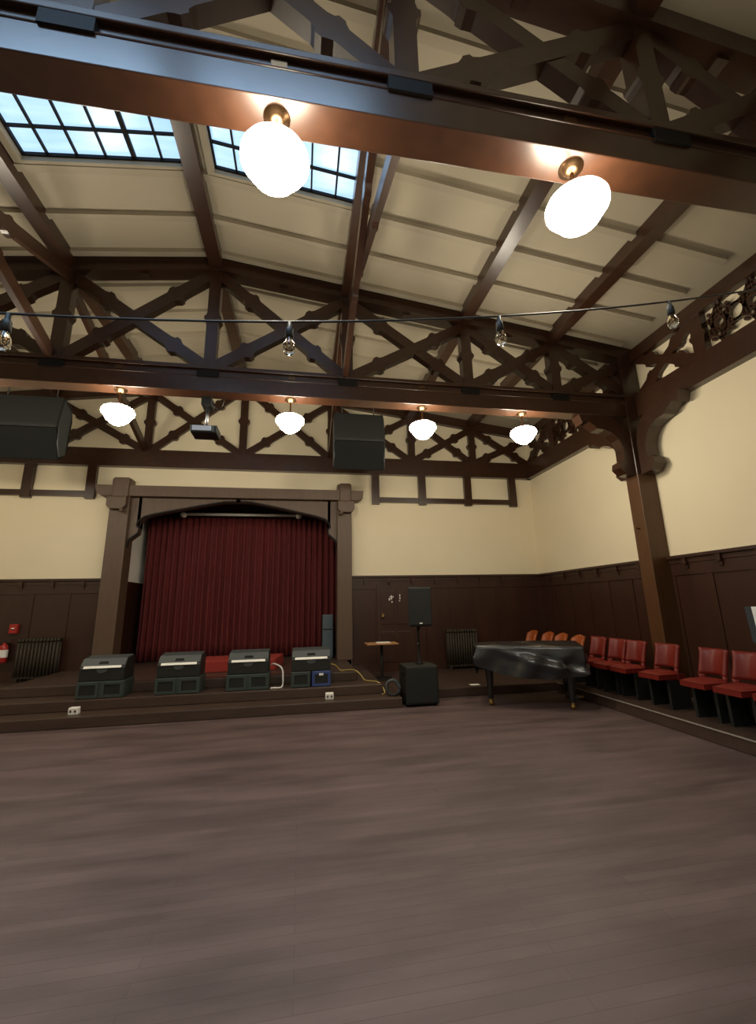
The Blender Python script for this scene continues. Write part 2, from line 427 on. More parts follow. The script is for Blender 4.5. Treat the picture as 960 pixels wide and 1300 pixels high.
def fret(y0, y1, z0, z1, label):
    m = MB(); X0 = XR-.075; D = dict(d0=X0, d1=X0+.05)
    n = max(2, round((y1-y0)/.6)); p = (y1-y0)/n; zm = (z0+z1)/2; h = z1-z0; W = .032
    for i in range(n+1):
        yc = y0 + p*i
        for ze, sg in ((z0, 1), (z1, -1)):
            arc(m, (yc, ze), .215, 0 if sg > 0 else PI, PI if sg > 0 else 2*PI, W, 14, **D)      # half circles on the rails
            for a in (PI*.3, PI*.7):                                                           # cusps inside
                arc(m, (yc+.165*math.cos(a), ze+sg*.165*math.sin(a)), .014, 0, 2*PI, .028, 8, **D)
        for sd in (-1, 1):                                                                    # brackets between the rosettes
            if (i == 0 and sd < 0) or (i == n and sd > 0): continue
            arc(m, (yc-sd*.02, zm), .125, -PI/2*.9 if sd > 0 else PI-PI/2*.9, PI/2*.9 if sd > 0 else PI+PI/2*.9, W, 12, **D)
            arc(m, (yc+sd*.125, zm), .015, 0, 2*PI, .03, 8, **D)
        if i == n: break
        c = (yc+p/2, zm)
        arc(m, c, .070, 0, 2*PI, .032, 18, **D)                                               # rosette ring
        for k in range(4):
            q = k*PI/2; f = (c[0]+.112*math.cos(q), c[1]+.112*math.sin(q))
            arc(m, f, .015, 0, 2*PI, .03, 8, **D)
            a = PI/4 + k*PI/2; ca, sa = math.cos(a), math.sin(a)
            m.beam((X0+.025, c[0]+.08*ca, c[1]+.08*sa), (X0+.025, c[0]+.19*ca, c[1]+.19*sa), .05, W, (0, -sa, ca))
            arc(m, (c[0]+(p/2)*(1 if ca > 0 else -1), c[1]+(h/2)*(1 if sa > 0 else -1)), .285, a+PI-.5, a+PI+.5, W, 12, **D)
    o = m.build('fretwork_panel', TIMBER)
    return tag(o, label, 'carved panel', 'fretwork panels on the right wall')
def wall_bay(ya, yb, label):
    L_ = yb - ya; e = 1.16; zt = ET-.27
    for s, a in ((1, ya), (-1, yb)):
        v = a + s*(e+.1)
        strut((v, 5.04), (v, zt), .19, XR-.11, XR, 'yz', (.5,), .035, .08).build('stud', TIMBER, wz)
        strut((a+s*.08, 5.06), (v-s*.08, zt), .15, XR-.085, XR, 'yz', (.26,.74), .05, .12).build('brace', TIMBER, wz)
        strut((v-s*.08, 5.06), (a+s*.08, zt), .15, XR-.092, XR, 'yz', (.26,.74), .05, .12).build('brace', TIMBER, wz)
    fret(ya+e+.2, yb-e-.2, 5.06, zt+.01, label)
wall_bay(YT_NEAR+.14, YT_MID-.14, 'dark carved fretwork panel high on right wall, before the post')
wall_bay(YT_MID+.14, YB-.02, 'dark carved fretwork panel high on right wall, beyond the post')

# ------------------------------------------------------------------ wall post with carved brackets
post = thing('timber_post', 'tall dark timber post with carved brackets on right wall', 'post', (XR, YT_MID, 0))
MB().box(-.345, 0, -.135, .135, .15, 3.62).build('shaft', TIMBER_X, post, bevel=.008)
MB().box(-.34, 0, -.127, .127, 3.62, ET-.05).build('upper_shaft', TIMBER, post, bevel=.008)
PROF = [(1.06,0),(1.0,-.17),(.92,-.12),(.80,-.20),(.74,-.255),(.60,-.27),(.46,-.33),(.36,-.43),(.30,-.58),(.30,-.78),(.40,-.84),(.42,-.94),(.32,-1.04),(.12,-1.06)]
def bracket_mb(plane, s, d0, d1, e0):
    """carved arch bracket: distance from the post axis, drop below the beam"""
    m = MB()
    out = PROF; inn = [(.95,0),(.80,0),(.66,0),(.58,0),(.50,-.02),(.40,-.05),(.30,-.12),(.22,-.2),(.16,-.32),(.12,-.5),(.12,-.7),(.12,-.85),(.12,-.95),(.11,-1.06)]
    vs = []
    def P(u, v, d):
        u = s*(u + e0); return (u, d, v+CH0+.02) if plane == 'xz' else (d, u, v+CH0+.02)
    for a, b in zip(out, inn): vs += [P(*a, d0), P(*b, d0), P(*b, d1), P(*a, d1)]
    fs = [(0,1,2,3)]; n = len(out)
    for i in range(n-1):
        for k in range(4): fs.append((4*i+k, 4*i+4+k, 4*i+4+(k+1) % 4, 4*i+(k+1) % 4))
    fs.append(tuple(4*(n-1)+k for k in (3,2,1,0)))
    return m.add(vs, fs)
bracket_mb('yz', -1, -.27, -.05, .02).build('bracket', TIMBER, post)
bracket_mb('yz', 1, -.27, -.05, .02).build('bracket', TIMBER, post)
bracket_mb('xz', -1, -.10, .10, .20).build('bracket', TIMBER, post)
MB().tube([(-.34,0,2.72),(-.40,0,2.72),(-.41,0,2.76)], .012, 6).build('hook', BRONZE, post)

# ------------------------------------------------------------------ stage arch
arch = thing('stage_arch', 'brown timber arch framing the red stage curtain', 'stage arch', (0, YB, .45))
def al(z): return z - .45
for x0, x1, s in ((-4.02, -3.64, -1), (.79, 1.12, 1)):
    m = MB(); m.box(x0, x1, -.22, .18, 0, al(4.35)); m.build('column', STAGEWOOD, arch, bevel=.01)
    xo = x0 if s < 0 else x1
    m = MB(); xc = (x0+x1)/2 + s*.03
    m.prism([(xc-.12, al(3.66)), (xc+.12, al(3.66)), (xc+.19, al(3.74)), (xc+.19, al(3.93)), (xc-.19, al(3.93)), (xc-.19, al(3.74))], -.34, -.20)
    m.lathe([(0,0),(.05,0),(.05,.07),(0,.07)], 10, (xc-s*.12, -.33, al(3.60)))
    m.build('corbel_block', STAGEWOOD, arch, bevel=.03)
    m = MB(); m.box(min(x0,x1)+.05, max(x0,x1)-.02, -.30, -.1, al(3.93), al(4.36)); m.build('tenon_cap', STAGEWOOD, arch, bevel=.02)
m = MB(); m.prism([(-4.34, al(4.20)), (-4.30, al(4.02)), (-4.2, al(3.96)), (1.28, al(3.96)), (1.38, al(4.02)), (1.40, al(4.20))], -.26, .02)
m.build('lintel', STAGEWOOD, arch, bevel=.01)
def spandrel(x_in, x_mid, s):
    """curved board under the lintel; profile runs from the column towards the middle"""
    lo = [(0,2.86),(.03,3.02),(.14,3.12),(.20,3.17),(.215,3.27),(.155,3.34),(.19,3.44),(.28,3.52),(.46,3.58),(.80,3.655),(1.30,3.765),(1.92,3.885),(2.26,3.90)]
    m = MB(); vs = []
    for u, z in lo:
        x = x_in + s*u
        vs += [(x,-.12,al(z)),(x,-.12,al(3.97)),(x,.06,al(3.97)),(x,.06,al(z))]
    fs = [(0,1,2,3)]; n = len(lo)
    for i in range(n-1):
        for k in range(4): fs.append((4*i+k, 4*i+4+k, 4*i+4+(k+1) % 4, 4*i+(k+1) % 4))
    fs.append(tuple(4*(n-1)+k for k in (3,2,1,0)))
    m.add(vs, fs).build('arch_board', STAGEWOOD, arch)
    e = MB(); pts = [(x_in+s*u, -.125, al(z)+.012) for u, z in lo]
    for a, b in zip(pts[:-1], pts[1:]): e.beam(a, b, .02, .035, (0,1,0) if abs(b[0]-a[0]) < .02 else (0,0,1))
    e.build('arch_moulding', TIMBER_D, arch)
spandrel(-3.64, -1.4, 1); spandrel(.79, -1.4, -1)

# curtain, track
cy = 10.85
def cur(u, v):
    x = -3.60 + 4.52*u
    w = .045*math.sin(u*2*PI*34 + 1.2*math.sin(u*17)) + .02*math.sin(u*2*PI*13+2)
    return (x, cy + w*(.6+.4*(1-v)) + .02*math.sin(v*3+u*9), .47 + 3.27*v)
ct = thing('stage_curtain', 'closed dark red pleated curtain across the stage', 'curtain', (0,0,0))
MB().grid(cur, 360, 10).build('drape', CURTAIN, ct, solid=.012)
m = MB(); m.tube([(-2.85,10.66,3.79),(-.02,10.66,3.79)], .035, 10); m.build('track', WHITE, ct)
for x in (-2.78, -.09):
    m = MB(); m.lathe([(0,-.06),(.05,-.05),(.08,0),(.06,.05),(0,.07)], 12, (x,10.64,3.765)); m.build('track_end', WHITE, ct)

# ------------------------------------------------------------------ hanging opal lamps
def make_lamp(label):
    r = thing('pendant_lamp', label, 'lamp', (0,0,0), group='opal lamps under the trusses')
    m = MB(); m.lathe([(0,0),(.085,0),(.085,-.012),(.06,-.022),(.055,-.035),(.03,-.045),(0,-.05)], 24); m.build('canopy', BRONZE, r)
    m = MB(); m.lathe([(.012,-.04),(.012,-.2),(.05,-.21),(.062,-.225),(.062,-.26),(.05,-.27)], 16); m.build('stem', BRONZE, r)
    m = MB(); m.lathe([(.05,-.25),(.10,-.26),(.155,-.28),(.195,-.305),(.21,-.335),(.21,-.36),(.197,-.38),(.182,-.39),(.167,-.42),(.14,-.465),(.10,-.50),(.06,-.525),(0,-.533)], 40)
    m.build('lamp_shade', LAMPGLASS, r)
    return r
LX = [-1.19, 1.19, 3.25, 4.97]
lamp = make_lamp('second from left of the four small glowing lamps under the middle truss'); lamp.location = (XC+1.19, YT_MID, CH0)
dup(lamp, (XC-1.18, YT_MID, CH0), 'leftmost of the four small glowing lamps, beside the projector')
dup(lamp, (XC+3.25, YT_MID, CH0), 'small glowing lamp just right of the square hanging loudspeaker')
dup(lamp, (XC+4.97, YT_MID, CH0), 'rightmost small glowing lamp, nearest the carved post')
dup(lamp, (XC+1.19, YT_NEAR, CH0), 'large glowing lamp overhead in front of the skylight')
dup(lamp, (XC+3.27, YT_NEAR, CH0), 'large glowing lamp overhead at upper right, beside the roof beams')
for x, y in ((-3.25, YT_MID), (-4.97, YT_MID)):
    dup(lamp, (XC+x, y, CH0), 'glowing opal lamp outside the frame')

# ------------------------------------------------------------------ string of clear bulbs
SY = 1.9
def wire_z(x): return 2.965 + .105*(x+.08) + .028*(x+.08)**2 if x > -2.2 else 2.965 + .105*(-2.12) + .028*2.12**2 + .16*(-2.2-x)
m = MB(); pts = []
for i in range(61):
    x = XL + (XR-XL)*i/60; pts.append((x, SY, wire_z(x)))
wire = thing('festoon_wire', 'thin dark cable strung across the hall carrying clear bulbs', 'wire', (0,0,0))
m.tube(pts, .0055, 6).build('cable', CABLE, wire)
def make_bulb(label):
    r = thing('festoon_bulb', label, 'light bulb', (0,0,0), group='clear bulbs on the cable')
    m = MB(); m.lathe([(0,0),(.010,0),(.012,-.03),(.019,-.04),(.021,-.085),(.017,-.088),(0,-.088)], 16); m.build('socket', BLACK, r)
    m = MB(); m.lathe([(.014,-.086),(.016,-.10),(.026,-.12),(.030,-.14),(.028,-.16),(.018,-.176),(0,-.182)], 20); m.build('bulb_glass', BULBGLASS, r)
    m = MB(); m.tube([(-.006,0,-.09),(-.008,0,-.13),(-.004,0,-.15),(.004,0,-.15),(.008,0,-.13),(.006,0,-.09)], .0015, 5); m.build('filament', BRASS, r)
    return r
b = make_bulb('unlit clear bulb on the cable, in front of the middle truss near the ridge'); b.location = (-.08, SY, wire_z(-.08))
dup(b, (-1.29, SY, wire_z(-1.29)), 'unlit clear bulb on the cable at the left edge')
dup(b, (1.035, SY, wire_z(1.035)), 'unlit clear bulb on the cable, right of centre below the roof beams')
dup(b, (2.15, SY, wire_z(2.15)), 'unlit clear bulb on the cable at right, before the side wall frieze')

# ------------------------------------------------------------------ hung loudspeakers
def hung(x0, x1, label, rods):
    xc = (x0+x1)/2; w = x1-x0
    r = thing('hanging_loudspeaker', label, 'loudspeaker', (xc, 8.0, 4.8))
    # two splayed cabinets, mid line nearest the viewer
    m = MB(); m.prism([(.14,.64),(.02,.06),(.02,.0),(.50,.02),(.52,.30),(.46,.56)], -w/2, w/2, 'yz'); m.build('cabinet', GRILLE, r, bevel=.02)
    m = MB(); m.prism([(.02,-.01),(.14,-.30),(.20,-.56),(.34,-.50),(.49,-.30),(.50,-.01)], -w/2, w/2, 'yz'); m.build('cabinet', MATTE, r, bevel=.02)
    for s in (-1, 1):
        m = MB(); m.prism([(.17,.58),(.08,.1),(.12,-.25),(.22,-.5),(.40,-.40),(.42,.45)], s*(w/2)-.008, s*(w/2)+.012, 'yz'); m.build('side_plate', GREYTOP, r)
        x = s*w*.33; m = MB(); zt = zroof(xc+x-XC) - 4.8
        m.tube([(x,.3,.50),(x,.3,zt)], .012, 6); m.build('suspension_rod', CABLE, r)
    m = MB(); m.box(-w/2+.05, w/2-.05, .24, .34, .58, .64); m.build('hanging_bar', CABLE, r)
    return r
hung(.60, 1.62, 'square dark loudspeaker hanging right of centre below the middle truss', 2)
hung(-5.60, -4.36, 'dark loudspeaker hanging at the left edge below the middle truss', 2)

# projector
pr = thing('projector', 'small pale projector hanging on a rod under the middle truss', 'projector', (-1.43, 6.14, 4.65))
m = MB(); m.box(-.20,.17,.05,.36,-.56,-.44); m.build('body', BLACK, pr, bevel=.015)
m = MB(); m.box(-.20,.12,.038,.06,-.545,-.45); m.build('front_panel', GREYTOP, pr, bevel=.006); bpy.context.view_layer.update()
m = MB(); m.box(-.17,.09,.03,.045,-.535,-.46); m.build('grille', mat('projector_white', (.5,.55,.66), .4), pr)
m = MB(); m.tube([(0,.15,-.44),(0,.15,-.12)], .022, 10); m.build('pole', CHROME, pr)
m = MB(); m.box(-.07,.07,.02,.26,-.13,0); m.build('mount', BLACK, pr)
m = MB(); m.tube([(.05,.1,-.03),(.12,.1,-.14),(.17,.1,-.17),(.22,.1,-.1),(.24,.08,0)], .008, 6); m.build('cable', CABLE, pr)

# ------------------------------------------------------------------ stage monitors on crates
def make_monitor(label):
    r = thing('stage_monitor', label, 'monitor speaker', (0,0,0), group='stage monitors on the step')
    m = MB(); m.prism([(0,0),(0,.19),(.10,.315),(.36,.345),(.42,.29),(.42,0)], -.32, .32, 'yz'); m.build('cabinet', BLACK, r, bevel=.012)
    m = MB(); m.prism([(.012,.225),(.104,.322),(.355,.352),(.355,.340),(.11,.306),(.03,.215)], -.31, .31, 'yz'); m.build('top_panel', GREYTOP, r)
    m = MB(); m.prism([(-.012,.19),(.012,.222),(.022,.215),(.0,.185)], -.265, .265, 'yz'); m.build('white_strip', WHITE, r)
    m = MB(); m.prism([(-.075,.0),(.075,.0),(.06,.045),(-.06,.045)], 0, .008, 'xy')
    for i, v in enumerate(m.v): m.v[i] = (v[0], .028+v[1]*.75+.002, .236+v[1]*.80+v[2])
    m.build('handle_recess', TIMBER_D, r)
    m = MB(); pts = [(.075*math.cos(PI+PI*k/12), .075*.75*math.sin(PI+PI*k/12)) for k in range(13)]
    m.prism([(x, .172+z) for x, z in pts], -.008, .002); m.build('handle_cup', GREYTOP, r)
    return r
def crate_mb_part(r, x0, x1, h, dep, mt):
    m = MB(); m.box(x0, x1, 0, dep, 0, h); m.build('body', mt, r, bevel=.012)
    xm = (x0+x1)/2; hw = (x1-x0)/2
    for a, b in (((x0, x1),) if hw < .2 else ((x0, xm-.01), (xm+.01, x1))):
        f = MB(); w = .03
        f.box(a+.015, b-.015, -.014, 0, h-.05, h-.012); f.box(a+.015, b-.015, -.014, 0, .012, .05)
        f.box(a+.015, a+.05, -.014, 0, .05, h-.05); f.box(b-.05, b-.015, -.014, 0, .05, h-.05)
        f.build('frame', mt, r)
        c = MB(); c.box(a+.05, b-.05, -.003, .002, .05, h-.05); c.build('inset_panel', BLACK, r)
def make_crate(label):
    r = thing('crate', label, 'crate', (0,0,0), group='wide crates under the monitors')
    crate_mb_part(r, -.335, .335, .245, .44, GREYC)
    return r
MY = 7.62
mx = [-2.985, -1.88, -.82, .19]
mo = make_monitor('leftmost stage monitor with a white strip, on its crate'); mo.location = (mx[0], MY, .545)
dup(mo, (mx[1], MY, .545), 'second stage monitor from the left, with a white strip')
dup(mo, (mx[2], MY, .545), 'stage monitor with a white strip between the two red carpet patches')
dup(mo, (mx[3], MY, .545), 'rightmost stage monitor, on the grey and blue crates')
cr = make_crate('wide dark crate under the leftmost stage monitor'); cr.location = (mx[0], MY, .30)
dup(cr, (mx[1], MY, .30), 'wide dark crate under the second stage monitor from left')
dup(cr, (mx[2], MY, .30), 'wide dark crate under the third stage monitor from left')
for x0, x1, mt, lb, wl in ((-.325, -.01, GREYC, 'small grey crate left of the blue crate', 0), (.01, .325, BLUEC, 'small blue crate with a white label below the rightmost monitor', 1)):
    r = thing('crate', lb, 'crate', (mx[3], MY, .30)); crate_mb_part(r, x0, x1, .245, .44, mt)
    if wl: MB().box(.13, .20, -.018, -.012, .175, .21).build('label', WHITE, r)
# small lights on cabinets
# outlet boxes on the lowest step
for x, lb in ((-3.18, 'small pale outlet box on the step below the leftmost crate'), (.475, 'small pale outlet box on the step below the blue crate')):
    r = thing('outlet_box', lb, 'outlet box', (x, 7.30, .15))
    MB().box(-.065,.065,0,.09,0,.10).build('body', WHITE, r, bevel=.012)
    for s in (-1, 1): MB().box(s*.03-.012, s*.03+.012, -.004, .002, .035, .065).build('socket', IRON, r)
# red carpeted riser behind the monitors
r = thing('carpeted_riser', 'low red carpeted riser behind the stage monitors', 'riser', (-1.05, 8.7, .45))
m = MB(); m.prism([(-.80,0),(.60,0),(.72,.9),(-.80,.9)], 0, .20, 'xy'); m.build('box', REDCARPET, r, bevel=.015)
# cables
def cable(name, pts, rad, mt, label):
    # smooth the polyline
    P = [Vector(p) for p in pts]; out = []
    for i in range(len(P)-1):
        p0, p1, p2, p3 = P[max(i-1,0)], P[i], P[i+1], P[min(i+2,len(P)-1)]
        for k in range(8):
            t = k/8; out.append(.5*((2*p1)+(p2-p0)*t+(2*p0-5*p1+4*p2-p3)*t*t+(3*p1-p0-3*p2+p3)*t**3))
    out.append(P[-1])
    return tag(MB().tube(out, rad, 6).build(name, mt), label, 'cable')
cable('power_cable', [(-.485,8.07,.62),(-.42,7.99,.64),(-.30,7.90,.58),(-.27,7.80,.46),(-.28,7.72,.312),(-.40,7.66,.311),(-.46,7.64,.311)], .014, WHITE, 'white cable hanging beside the third stage monitor')
cable('extension_cable', [(.52,8.04,.60),(.62,8.10,.56),(.72,8.16,.467),(.86,8.14,.467),(.97,8.06,.467),(1.06,7.96,.40),(1.13,7.90,.316),(1.30,7.70,.316),(1.375,7.6,.25),(1.40,7.5,.166),(1.34,7.42,.166)], .012, YCAB, 'yellow cable trailing down the steps right of the monitors')
# blue grey upright case at the right side of the stage
r = thing('equipment_case', 'narrow blue grey upright case beside the right stage column', 'case', (.62, 10.25, .45))
MB().box(-.12,.12,0,.3,0,.94).build('body', BLUEGREY, r, bevel=.015)
MB().box(-.13,.13,-.006,.306,.60,.63).build('strap', BLACK, r)
# light switch on the dark reveal
tag(MB().box(SX0-.09, SX0-.075, 10.15, 10.22, 1.02, 1.13).build('light_switch', WHITE, bevel=.004), 'small pale switch plate on the dark wall left of the curtain', 'switch')

# ------------------------------------------------------------------ subwoofer with speaker on a pole
r = thing('subwoofer', 'black subwoofer box standing on the floor at the step end', 'subwoofer', (1.95, 7.14, 0))
m = MB(); m.box(-.27,.27,0,.50,.03,.61); m.build('cabinet', BLACK, r, bevel=.018)
MB().box(-.245,.245,-.012,.004,.06,.58).build('grille', GRILLE, r, bevel=.006)
for z in (.14, .44):
    MB().box(-.285,-.262,.10,.26,z,z+.06).build('handle', TIMBER_D, r, bevel=.006)
for x in (-.22,.22):
    for y in (.06,.44): MB().lathe([(0,0),(.025,0),(.025,.035),(0,.035)], 10, (x,y,0)).build('foot', TIMBER_D, r)
r = thing('speaker_pole', 'thin pole rising from the subwoofer to the loudspeaker', 'speaker stand', (1.98, 7.40, .61))
m = MB(); m.lathe([(0,0),(.07,0),(.07,.015),(.025,.03),(.022,.30),(.018,.31),(.018,.70),(0,.70)], 14); m.build('pole', TIMBER_D, r)
MB().lathe([(.019,0),(.03,.005),(.03,.05),(.019,.055)], 12, (0,0,.29)).build('collar', BLACK, r)
r = thing('loudspeaker', 'black loudspeaker on the pole above the subwoofer', 'loudspeaker', (1.99, 7.40, 1.22))
m = MB(); m.prism([(-.205,-.17),(.205,-.17),(.12,.20),(-.12,.20)], .0, .65, 'xy'); m.build('cabinet', BLACK, r, bevel=.018)
MB().box(-.185,.185,-.182,-.166,.03,.62).build('grille', GRILLE, r, bevel=.006)
MB().box(-.025,.025,-.187,-.181,.045,.065).build('badge', WHITE, r)
MB().lathe([(0,-.06),(.028,-.06),(.028,.01),(0,.01)], 12, (0,0,0)).build('pole_cup', TIMBER_D, r)
# coil of cable left of the sub
r = thing('cable_coil', 'coil of dark cable on the step left of the subwoofer', 'cable coil', (1.50, 7.40, .15))
for k in range(5):
    a = .10 + .012*(k % 3)
    pts = [(a*math.cos(2*PI*i/24)+.01*k, .05*math.sin(2*PI*i/24*1)+.02*(k-2), .115 + a*math.sin(2*PI*i/24)) for i in range(24)]
    MB().tube(pts, .011, 6, closed=True).build('loop', BLUEGREY if k == 1 else CABLE, r)

# ------------------------------------------------------------------ pedestal table, door, radiators
r = thing('pedestal_table', 'small tan topped pedestal table right of the stage', 'table', (1.63, 9.0, .15))
MB().box(-.32,.32,-.2,.2,.655,.685).build('table_top', TAN, r, bevel=.01)
MB().lathe([(.03,.03),(.03,.655),(0,.655)], 12).build('pedestal', TIMBER_D, r)
MB().lathe([(0,0),(.22,0),(.21,.02),(.05,.05),(0,.05)], 20).build('base', TIMBER_D, r)
tag(MB().box(1.52, 1.80, 8.90, 9.08, .836, .85).build('paper_stack', PAPER), 'white papers lying on the small tan table', 'papers')
door = struct(MB().box(1.70, 2.55, YB-.07, YB-.02, .15, 2.05).build('door_1', WAINS), 'dark wooden door in the wainscot right of the stage')
m = MB()
for a, b in ((1.78, 2.09), (2.16, 2.47)):
    for z0, z1 in ((.35, 1.0), (1.15, 1.9)): m.box(a, b, YB-.082, YB-.069, z0, z1)
m.build('door_panel', WAINS, door, bevel=.008)
MB().box(1.80, 1.85, YB-.10, YB-.082, 1.30, 1.40).build('door_plate', BRASS, door)
MB().lathe([(0,-.03),(.03,-.02),(.03,.02),(0,.03)], 10, (1.825, YB-.13, 1.33)).build('door_knob', BRASS, door)
m = MB()
for dx, dz, w, h in ((0,0,.03,.05),(.05,.02,.025,.09),(.09,.06,.02,.03),(.02,.07,.05,.018),(.06,-.05,.03,.03)):
    m.box(1.97+dx, 1.97+dx+w, YB-.086, YB-.081, 1.68+dz, 1.68+dz+h)
tag(m.build('sticker', WHITE), 'small white peeling sticker marks on the dark door', 'sticker')
m = MB()
for dx, dz, w, h in ((0,0,.022,.04),(.0,.06,.02,.05),(-.015,-.045,.03,.02)):
    m.box(2.22+dx, 2.22+dx+w, YB-.086, YB-.081, 1.70+dz, 1.70+dz+h)
tag(m.build('sticker', WHITE), 'narrow white sticker marks on the door beside the loudspeaker', 'sticker')

def radiator(x0, x1, z0, z1, label):
    n = 12; r = thing('radiator', label, 'radiator', ((x0+x1)/2, YB-.17, z0)); w = (x1-x0)/n; h = z1-z0
    proto = None
    for i in range(n):
        x = -(x1-x0)/2 + w*(i+.5)
        if proto is None:
            m = MB()
            for s in (-1, 1): m.tube([(0,s*.045,.08),(0,s*.045,h-.06)], w*.36, 8)
            m.tube([(0,-.06,h-.05),(0,-.03,h),(0,.03,h),(0,.06,h-.05)], w*.40, 8); m.tube([(0,-.06,.09),(0,0,.07),(0,.06,.09)], w*.40, 8)
            proto = m.build('section', IRON, r); proto.location.x = x
        else:
            c = proto.copy(); COL.objects.link(c); c.parent = r; c.location.x = x
    for s in (-1, 1): MB().box(s*(x1-x0)/2-s*w-.02, s*(x1-x0)/2-s*w+.02, -.05, .05, 0, .09).build('foot', IRON, r)
    MB().tube([((x1-x0)/2,0,.1),((x1-x0)/2+.06,0,.1),((x1-x0)/2+.06,0,0)], .014, 8).build('pipe', IRON, r)
radiator(3.26, 3.98, .15, .99, 'old dark cast iron radiator behind the covered piano')
radiator(-5.34, -4.60, .30, 1.08, 'old dark cast iron radiator left of the stage')

# fire extinguisher and alarm box at far left
r = thing('fire_extinguisher', 'red fire extinguisher with a pale label on the wall at far left', 'fire extinguisher', (-5.60, YB-.13, .66))
MB().lathe([(0,0),(.065,.0),(.075,.02),(.075,.27),(.06,.32),(.025,.345),(.025,.37),(0,.37)], 18).build('cylinder', REDPAINT, r)
MB().lathe([(.077,.10),(.077,.24)], 18).build('label', WHITE, r)
m = MB(); m.box(-.015,.09,-.012,.012,.37,.385); m.box(-.015,.08,-.012,.012,.40,.415); m.build('handle', BLACK, r)
m = MB(); m.tube([(-.02,0,.375),(-.08,0,.34),(-.10,0,.2),(-.095,0,.06)], .012, 6); m.build('hose', BLACK, r)
MB().box(-.03,.03,.07,.10,.1,.36).build('wall_bracket', BLACK, r)
r = thing('alarm_box', 'small red alarm box on the wall above the fire extinguisher', 'alarm', (-5.52, YB-.05, 1.28))
MB().box(-.07,.07,-.05,.03,-.09,.09).build('box', REDPAINT, r, bevel=.01)
MB().lathe([(0,-.01),(.03,-.01),(.03,.01),(0,.01)], 12, (0,-.052,.01)).build('dial', WHITE, r)

# ------------------------------------------------------------------ grand piano under a vinyl cover
A = math.radians(-28)
pn = thing('grand_piano', 'black grand piano under a cover at the right of the hall', 'piano', (2.95, 6.87, 0), A)
# local u: towards the keyboard, v: away from the viewer
case_ = [(-.12,-.06),(1.43,-.06),(1.43,.98),(1.10,1.0),(.92,.99),(.74,.94),(.52,.84),(.26,.78),(.04,.72),(-.12,.56),(-.17,.30),(-.17,.06)]
m = MB(); m.prism(case_, .60, .90, 'xy'); m.build('case', PIANO, pn, bevel=.015)
def pleg(u, v):
    l = MB(); l.lathe([(.035,.10),(.045,.12),(.05,.30),(.065,.52),(.085,.54),(.085,.61),(0,.61)], 16, (u,v,0)); lo = l.build('leg', PIANO, pn)
    c = MB(); c.lathe([(0,.0),(.02,.004),(.045,.03),(.045,.055),(.03,.09),(.035,.105),(0,.105)], 14, (u,v,0)); c.build('caster', BRASS, lo)
pleg(.02, .10); pleg(1.22, .06); pleg(1.22, .88)
m = MB()
for s in (-.07,.07): m.tube([(1.25,.56+s,.12),(1.25,.56+s,.60)], .016, 8)
m.box(1.18,1.34,.44,.68,.08,.14); m.build('pedal_lyre', PIANO, pn)
for k in (-.06, 0, .06): MB().box(1.32,1.42,.55+k,.575+k,.095,.105).build('pedal', BRASS, pn)
# draped cover: top sheet plus a hanging skirt with folds
def outline(n):
    P = [Vector(p) for p in case_]; seg = []; tot = 0
    for i in range(len(P)): d = (P[(i+1) % len(P)]-P[i]).length; seg.append(d); tot += d
    out = []
    for k in range(n):
        t = tot*k/n; i = 0
        while t > seg[i]: t -= seg[i]; i += 1
        out.append(P[i].lerp(P[(i+1) % len(P)], t/seg[i]))
    return out, tot
n = 220; OL, TOT = outline(n); cen = Vector((.65,.5))
vs = []; fs = []; rows = 12
for j in range(rows+1):
    for k, p in enumerate(OL):
        d = (p - cen).normalized(); q = k/n*TOT
        near = 0 <= q < 1.95
        hang = .46 + .03*math.sin(q*2.3)
        if near:
            s = q/1.95; hang = .30 + .17*math.sin(PI*min(1, s*1.05))**.8 - .10*max(0, s-.75)
        z = .915; off = .012
        if j > 0:
            f = (j-1)/(rows-1); z = .912 - hang*f
            sag = .035*math.sin(q*7+1.3*math.sin(q*3)+f*2.2) + .02*math.sin(q*16+f*3)
            if near:                                     # swag fold falling from the far left corner
                g = q/1.95 - (.08 + .75*f); sag += .055*math.exp(-(g/.10)**2) - .03*math.exp(-((g-.17)/.08)**2)
            off = .02 + (.03 + sag)*min(1, f*1.6)
            off = max(off, .008)
        vs.append((p.x+d.x*off, p.y+d.y*off, z))
for j in range(rows):
    for k in range(n): fs.append((j*n+k, j*n+(k+1) % n, (j+1)*n+(k+1) % n, (j+1)*n+k))
m = MB(); m.add(vs, fs, True)
cx = len(vs); top = []
ti = 6
for t in range(1, ti+1):
    s = 1 - t/ti
    for k, p in enumerate(OL):
        q = cen + (p-cen)*s; top.append((q.x, q.y, .915 + .018*math.sin(q.x*9+q.y*4)*math.sin(PI*min(1,1-s)) ))
base = len(m.v); m.v += top
ring = list(range(n))
for t in range(ti):
    nr = [base + t*n + k for k in range(n)]
    for k in range(n): m.f.append((ring[k], nr[k], nr[(k+1) % n], ring[(k+1) % n])); m.smooth.append(True)
    ring = nr
cv = m.build('piano_cover', VINYL)
cv.location = (2.95, 6.87, 0); cv.rotation_euler = (0,0,A)
tag(cv, 'shiny black vinyl cover draped over the grand piano', 'piano cover')

tag(MB().box(3.03,3.20,7.80,7.92,.15,.154).build('paper_sheet', PAPER), 'white sheet of paper lying on platform edge left of the piano', 'paper')

